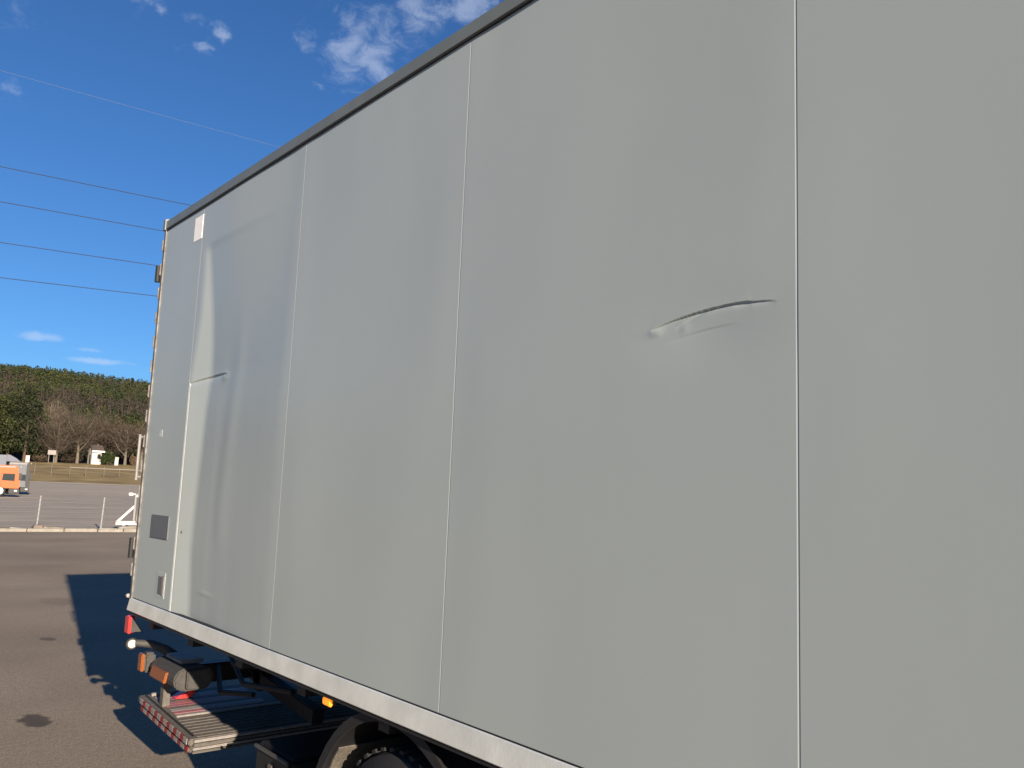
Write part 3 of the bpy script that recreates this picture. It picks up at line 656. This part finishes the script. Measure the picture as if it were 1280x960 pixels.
# ------------------------------------------------------------------ trees
def quads(cent, size, stretch=(1, 1), upright=0.):
    """small leaf quads with random directions; returns verts (4n,3), faces (n,4)"""
    n = len(cent); a = rng.normal(size=(n, 3)); a[:, 2] *= (1 - upright * .5); a /= np.linalg.norm(a, axis=1)[:, None]
    b = rng.normal(size=(n, 3)); b -= a * (a * b).sum(1)[:, None]; b /= np.linalg.norm(b, axis=1)[:, None]
    s = (np.asarray(size) * np.ones(n))[:, None]
    a = a * s * stretch[0]; b = b * s * stretch[1]
    v = np.stack([cent - a * .5 - b * .2, cent + a * .1 - b * .5, cent + a * .5 + b * .15, cent - a * .1 + b * .5], 1).reshape(-1, 3)
    return v, np.arange(4 * n).reshape(n, 4)
def conifer_pts(n, h, w, low=.12):
    """points through a rounded, tiered evergreen crown"""
    u = rng.random(n) ** .8; z = h * (low + (1 - low) * u)
    prof = np.interp(u, [0, .15, .45, .8, 1], [.55, .95, 1, .6, .05])
    lob = 1 + .28 * np.sin(u * 19 + rng.random() * 6)
    th = rng.random(n) * 6.283; lob2 = 1 + .25 * np.sin(3 * th + u * 7 + rng.random() * 6)
    r_ = w * .5 * prof * lob * lob2 * rng.random(n) ** .45
    return np.column_stack([r_ * np.cos(th), r_ * np.sin(th), z])
def trunk_mesh(h, r0, fork=.35, limbs=7, spread=.35, bare=False):
    mb = MB(); top = Vector((random.uniform(-.3, .3), random.uniform(-.3, .3), h * .8))
    mb.tube([(0, 0, -.4), (0, 0, h * .15), (top.x * .4, top.y * .4, h * .45), top], [r0 * 1.25, r0, r0 * .7, r0 * .15], 8)
    ends = []
    for k in range(limbs):
        f = random.uniform(fork, .72); a = 6.283 * k / limbs + random.uniform(-.4, .4)
        s = Vector((top.x * f * .5, top.y * f * .5, h * f * .8)); L_ = h * spread * random.uniform(.7, 1.1)
        e = s + Vector((math.cos(a) * L_, math.sin(a) * L_, L_ * random.uniform(.7, 1.3)))
        mid = (s + e) / 2 + Vector((math.cos(a) * L_ * .12, math.sin(a) * L_ * .12, -L_ * .04))
        mb.tube([s, mid, e], [r0 * .5, r0 * .33, r0 * .08], 6); ends += [(mid, e), (s, mid)]
    ends.append((Vector((top.x * .4, top.y * .4, h * .45)), top))
    return mb, ends
def place(o_list, root, x, y, z):
    for o in o_list: o.location = (x, y, z)
def tint_of(n, base, amp): 
    t = np.clip(np.array(base)[None, :] * (1 + rng.normal(size=(n, 1)) * amp), .004, 1); return t
def solid_tint(o, c):
    me = o.data; at = me.color_attributes.new('tint', 'FLOAT_COLOR', 'POINT')
    at.data.foreach_set('color', np.tile(np.array([*c, 1], np.float32), len(me.vertices)))
def evergreen(px, Y, h, w, base, label):
    x, z = on_land(px, Y); t = thing('evergreen_tree', (x, Y, z), label, 'tree', 'dark evergreens at the foot of the hill')
    mb, _ = trunk_mesh(h * .95, .28, .3, 6, .2)
    bmesh.ops.translate(mb.bm, vec=(x, Y, z), verts=mb.bm.verts); tr = mb.build('trunk', M['foliage'], t); solid_tint(tr, (.07, .05, .035))
    n = 4200; c = conifer_pts(n, h, w) + np.array([x, Y, z]); v, f = quads(c, rng.uniform(.18, .5, n))
    clump = np.array([noise.noise(Vector(p) * .55) for p in c])
    ti = np.array(base)[None] * (1 + .75 * clump[:, None]) * (1 + .18 * rng.normal(size=(n, 1)))
    raw('crown', v, f, M['foliage'], t, tint=np.repeat(np.clip(ti, .004, 1), 4, 0))
def bare_tree(px, Y, h, w, bark, twig, label, slender=False):
    x, z = on_land(px, Y); t = thing('bare_tree', (x, Y, z), label, 'tree', 'leafless trees in front of the hill')
    mb, ends = trunk_mesh(h, .30 if not slender else .2, .22 if not slender else .3, 10, .36 if not slender else .13)
    bmesh.ops.translate(mb.bm, vec=(x, Y, z), verts=mb.bm.verts); tr = mb.build('trunk', M['foliage'], t); solid_tint(tr, bark)
    n = 3600 if not slender else 1500
    k = rng.integers(0, len(ends), n); fr = rng.random(n) ** .6
    A = np.array([tuple(e[0]) for e in ends])[k]; B = np.array([tuple(e[1]) for e in ends])[k]
    p = A + (B - A) * fr[:, None] + rng.normal(size=(n, 3)) * np.array([w * .11, w * .11, h * .055])
    d = rng.normal(size=(n, 3)) * np.array([.8, .8, .6]) + np.array([0, 0, .6]); d += (p - np.array([0, 0, h * .45])) * .10
    d /= np.linalg.norm(d, axis=1)[:, None]; L_ = rng.uniform(.5, 1.5, n)[:, None]
    s = np.cross(d, rng.normal(size=(n, 3))); s /= np.linalg.norm(s, axis=1)[:, None]; s *= .028
    q = p + np.array([x, Y, z])
    v = np.stack([q - s, q + s, q + d * L_ + s * .3, q + d * L_ - s * .3], 1).reshape(-1, 3)
    v[:, 2] = np.maximum(v[:, 2], z + h * .14)
    raw('crown', v, np.arange(4 * n).reshape(n, 4), M['foliage'], t, tint=np.repeat(tint_of(n, twig, .25), 4, 0))
G1, G2, G3 = (.023, .029, .010), (.031, .036, .012), (.018, .024, .010)
evergreen(-14, 212, 15, 9, G2, 'dark evergreen at the photo edge above the orange truck')
evergreen(8, 216, 15.5, 8, G1, 'tall dark evergreen right above the parked trucks')
evergreen(29, 213, 16.5, 8.5, G3, 'broad darkest evergreen just left of the pale slender trees')
evergreen(46, 222, 11, 6, G2, 'shorter evergreen between the tall evergreens and the bare trees')
evergreen(163, 236, 11, 8, G2, 'green tree rising behind the rightmost bare tree')
BK, TW = (.115, .098, .078), (.060, .047, .037)
bare_tree(69, 208, 11.5, 8, BK, TW, 'leftmost broad bare tree, beside the beige sign board')
bare_tree(96, 208, 12, 9, BK, TW, 'forked bare tree left of the white cottage')
bare_tree(119, 216, 12.5, 9, (.075, .06, .048), TW, 'bare tree rising behind the white cottage')
bare_tree(138, 213, 11.5, 8, (.075, .06, .048), (.058, .042, .031), 'bare tree rising behind the round green bush')
bare_tree(156, 208, 10.5, 8, BK, TW, 'bare tree with pale trunk right of the white cabinet')
bare_tree(176, 211, 10, 8, BK, (.066, .048, .035), 'rightmost bare tree, partly hidden by the truck')
bare_tree(57, 228, 17.5, 3, (.16, .135, .105), (.10, .08, .06), 'left one of two tall slender pale bare trees', True)
bare_tree(66, 228, 18, 3, (.16, .135, .105), (.10, .08, .06), 'right one of two tall slender pale bare trees', True)
def shrub(px, Y, h, w, base, label):
    x, z = on_land(px, Y); t = thing('bush', (x, Y, z), label, 'bush')
    mb = MB()
    for k in range(5):
        a = k * 1.26; mb.tube([(x, Y, z - .2), (x + math.cos(a) * w * .2, Y + math.sin(a) * w * .2, z + h * .6)], [.05, .02], 5)
    st = mb.build('stem', M['foliage'], t); solid_tint(st, (.08, .06, .04))
    n = 1500; c = rng.normal(size=(n, 3)); c /= np.linalg.norm(c, axis=1)[:, None]; c *= rng.random((n, 1)) ** .4 * np.array([w / 2, w / 2, h / 2]) ; c[:, 2] += h / 2
    c *= 1 + .2 * np.sin(c * 4.1 + px)[:, [1, 2, 0]]; c += np.array([x, Y, z]); v, f = quads(c, rng.uniform(.1, .28, n))
    raw('foliage', v, f, M['foliage'], t, tint=np.repeat(tint_of(n, base, .3), 4, 0))
shrub(134, 203.5, 3.0, 3.6, (.024, .036, .010), 'round green bush right of the white cottage')
shrub(167, 203.5, 2.4, 2.0, (.11, .075, .045), 'tan bush next to the truck edge')
shrub(88, 210, 2.0, 4.5, (.035, .026, .018), 'brown bush between the two leftmost bare trunks')
shrub(50, 206, 1.6, 3.0, (.05, .038, .024), 'low brown bush at the foot of the short evergreen')

# the wooded hill: one mass of far-off trees
def forest():
    V, Fq, T = [], [], []; nf = 0
    pts = []
    Y = 222.0
    while Y < 955:
        step = 3.6 + Y * .0022
        xs = np.arange(-.06 * Y, .52 * Y, step) + rng.uniform(-.5, .5, len(np.arange(-.06 * Y, .52 * Y, step))) * step
        for x in xs: pts.append((x, Y + random.uniform(-.5, .5) * step))
        Y += step * 1.05
    P_ = np.array(pts); Zg = gz(P_[:, 0], P_[:, 1])
    for (x, y), z in zip(P_, Zg):
        nb = noise.noise(Vector((x * .010, y * .014, 3.1))) + .5 * noise.noise(Vector((x * .04, y * .04, 8.)))
        bare = nb > .20 and y < 880
        far = y > 520
        if bare:
            h = random.uniform(4.5, 7.5); n = 16 if far else 30
            c = np.column_stack([rng.normal(size=n) * h * .17, rng.normal(size=n) * h * .17, h * (.25 + .72 * rng.random(n) ** .8)])
            v, f = quads(c, rng.uniform(.5, 1.3, n) * (1.3 if far else 1.), (1.25, .32), 0)
            b = np.array([(.036, .030, .022), (.042, .033, .022), (.034, .030, .026)][random.randrange(3)])
            # pale stem
            sv = np.array([[-.08, 0, 0], [.08, 0, 0], [.04, .0, h * .75], [-.04, 0, h * .75]])
            v = np.concatenate([v, sv]); f = np.concatenate([f, [[4 * n, 4 * n + 1, 4 * n + 2, 4 * n + 3]]])
            ti = np.concatenate([np.repeat(tint_of(n, b, .25), 4, 0), np.tile(b * 1.9, (4, 1))])
        else:
            h = random.uniform(4, 7) * (1.0 if y < 860 else random.uniform(.7, 1.25)); n = 20 if far else 40
            c = conifer_pts(n, h, h * random.uniform(.6, .85), .1)
            v, f = quads(c, rng.uniform(.7, 1.4, n) * (1.1 if far else .75), (1, .8), 0)
            b = np.array([(.022, .031, .010), (.032, .040, .012), (.016, .025, .011), (.040, .041, .013), (.027, .032, .012)][random.randrange(5)])
            ti = np.repeat(tint_of(n, b, .22), 4, 0)
        V.append(v + np.array([x, y, z - .2])); Fq.append(f + nf); T.append(ti); nf += len(v)
    o = raw('forest', np.concatenate(V), np.concatenate(Fq), M['foliage'], tint=np.concatenate(T))
    tag(o, 'mixed evergreen and leafless forest covering the hillside', 'forest', kind='stuff')
forest()

# ------------------------------------------------------------------ overhead lines
def cable(pa, pb, Y, r_, material, label, sag):
    a, b = at_y(*pa, Y), at_y(*pb, Y); sl = (b.z - a.z) / (b.x - a.x)
    x0, x1 = -120.0, 160.0; pts = []
    for k in range(41):
        x = x0 + (x1 - x0) * k / 40; xm = (a.x + b.x) / 2
        pts.append((x, Y + .0 * x, a.z + sl * .6 * (x - a.x) + (b.z - a.z) * .4 * (x - a.x) / (b.x - a.x) + sag * ((x - xm) ** 2 - ((b.x - a.x) / 2) ** 2) / 6000))
    tag(MB().tube(pts, r_, 6).build('overhead_cable', material), label, 'cable', 'overhead cables in the sky')
cable((0, 88), (335, 180), 110, .013, M['cable_bright'], 'topmost overhead cable, a faint pale line high in the sky', 1)
cable((0, 208), (230, 255), 90, .034, M['wire'], 'second overhead cable from the top, uppermost dark one', 1)
cable((0, 252), (200, 288), 90, .034, M['wire'], 'third overhead cable from the top', 1)
cable((0, 303), (197, 332), 90, .034, M['wire'], 'fourth overhead cable from the top', 1)
cable((0, 347), (195, 370), 90, .034, M['wire'], 'lowest overhead cable, nearest above the hill', 1)
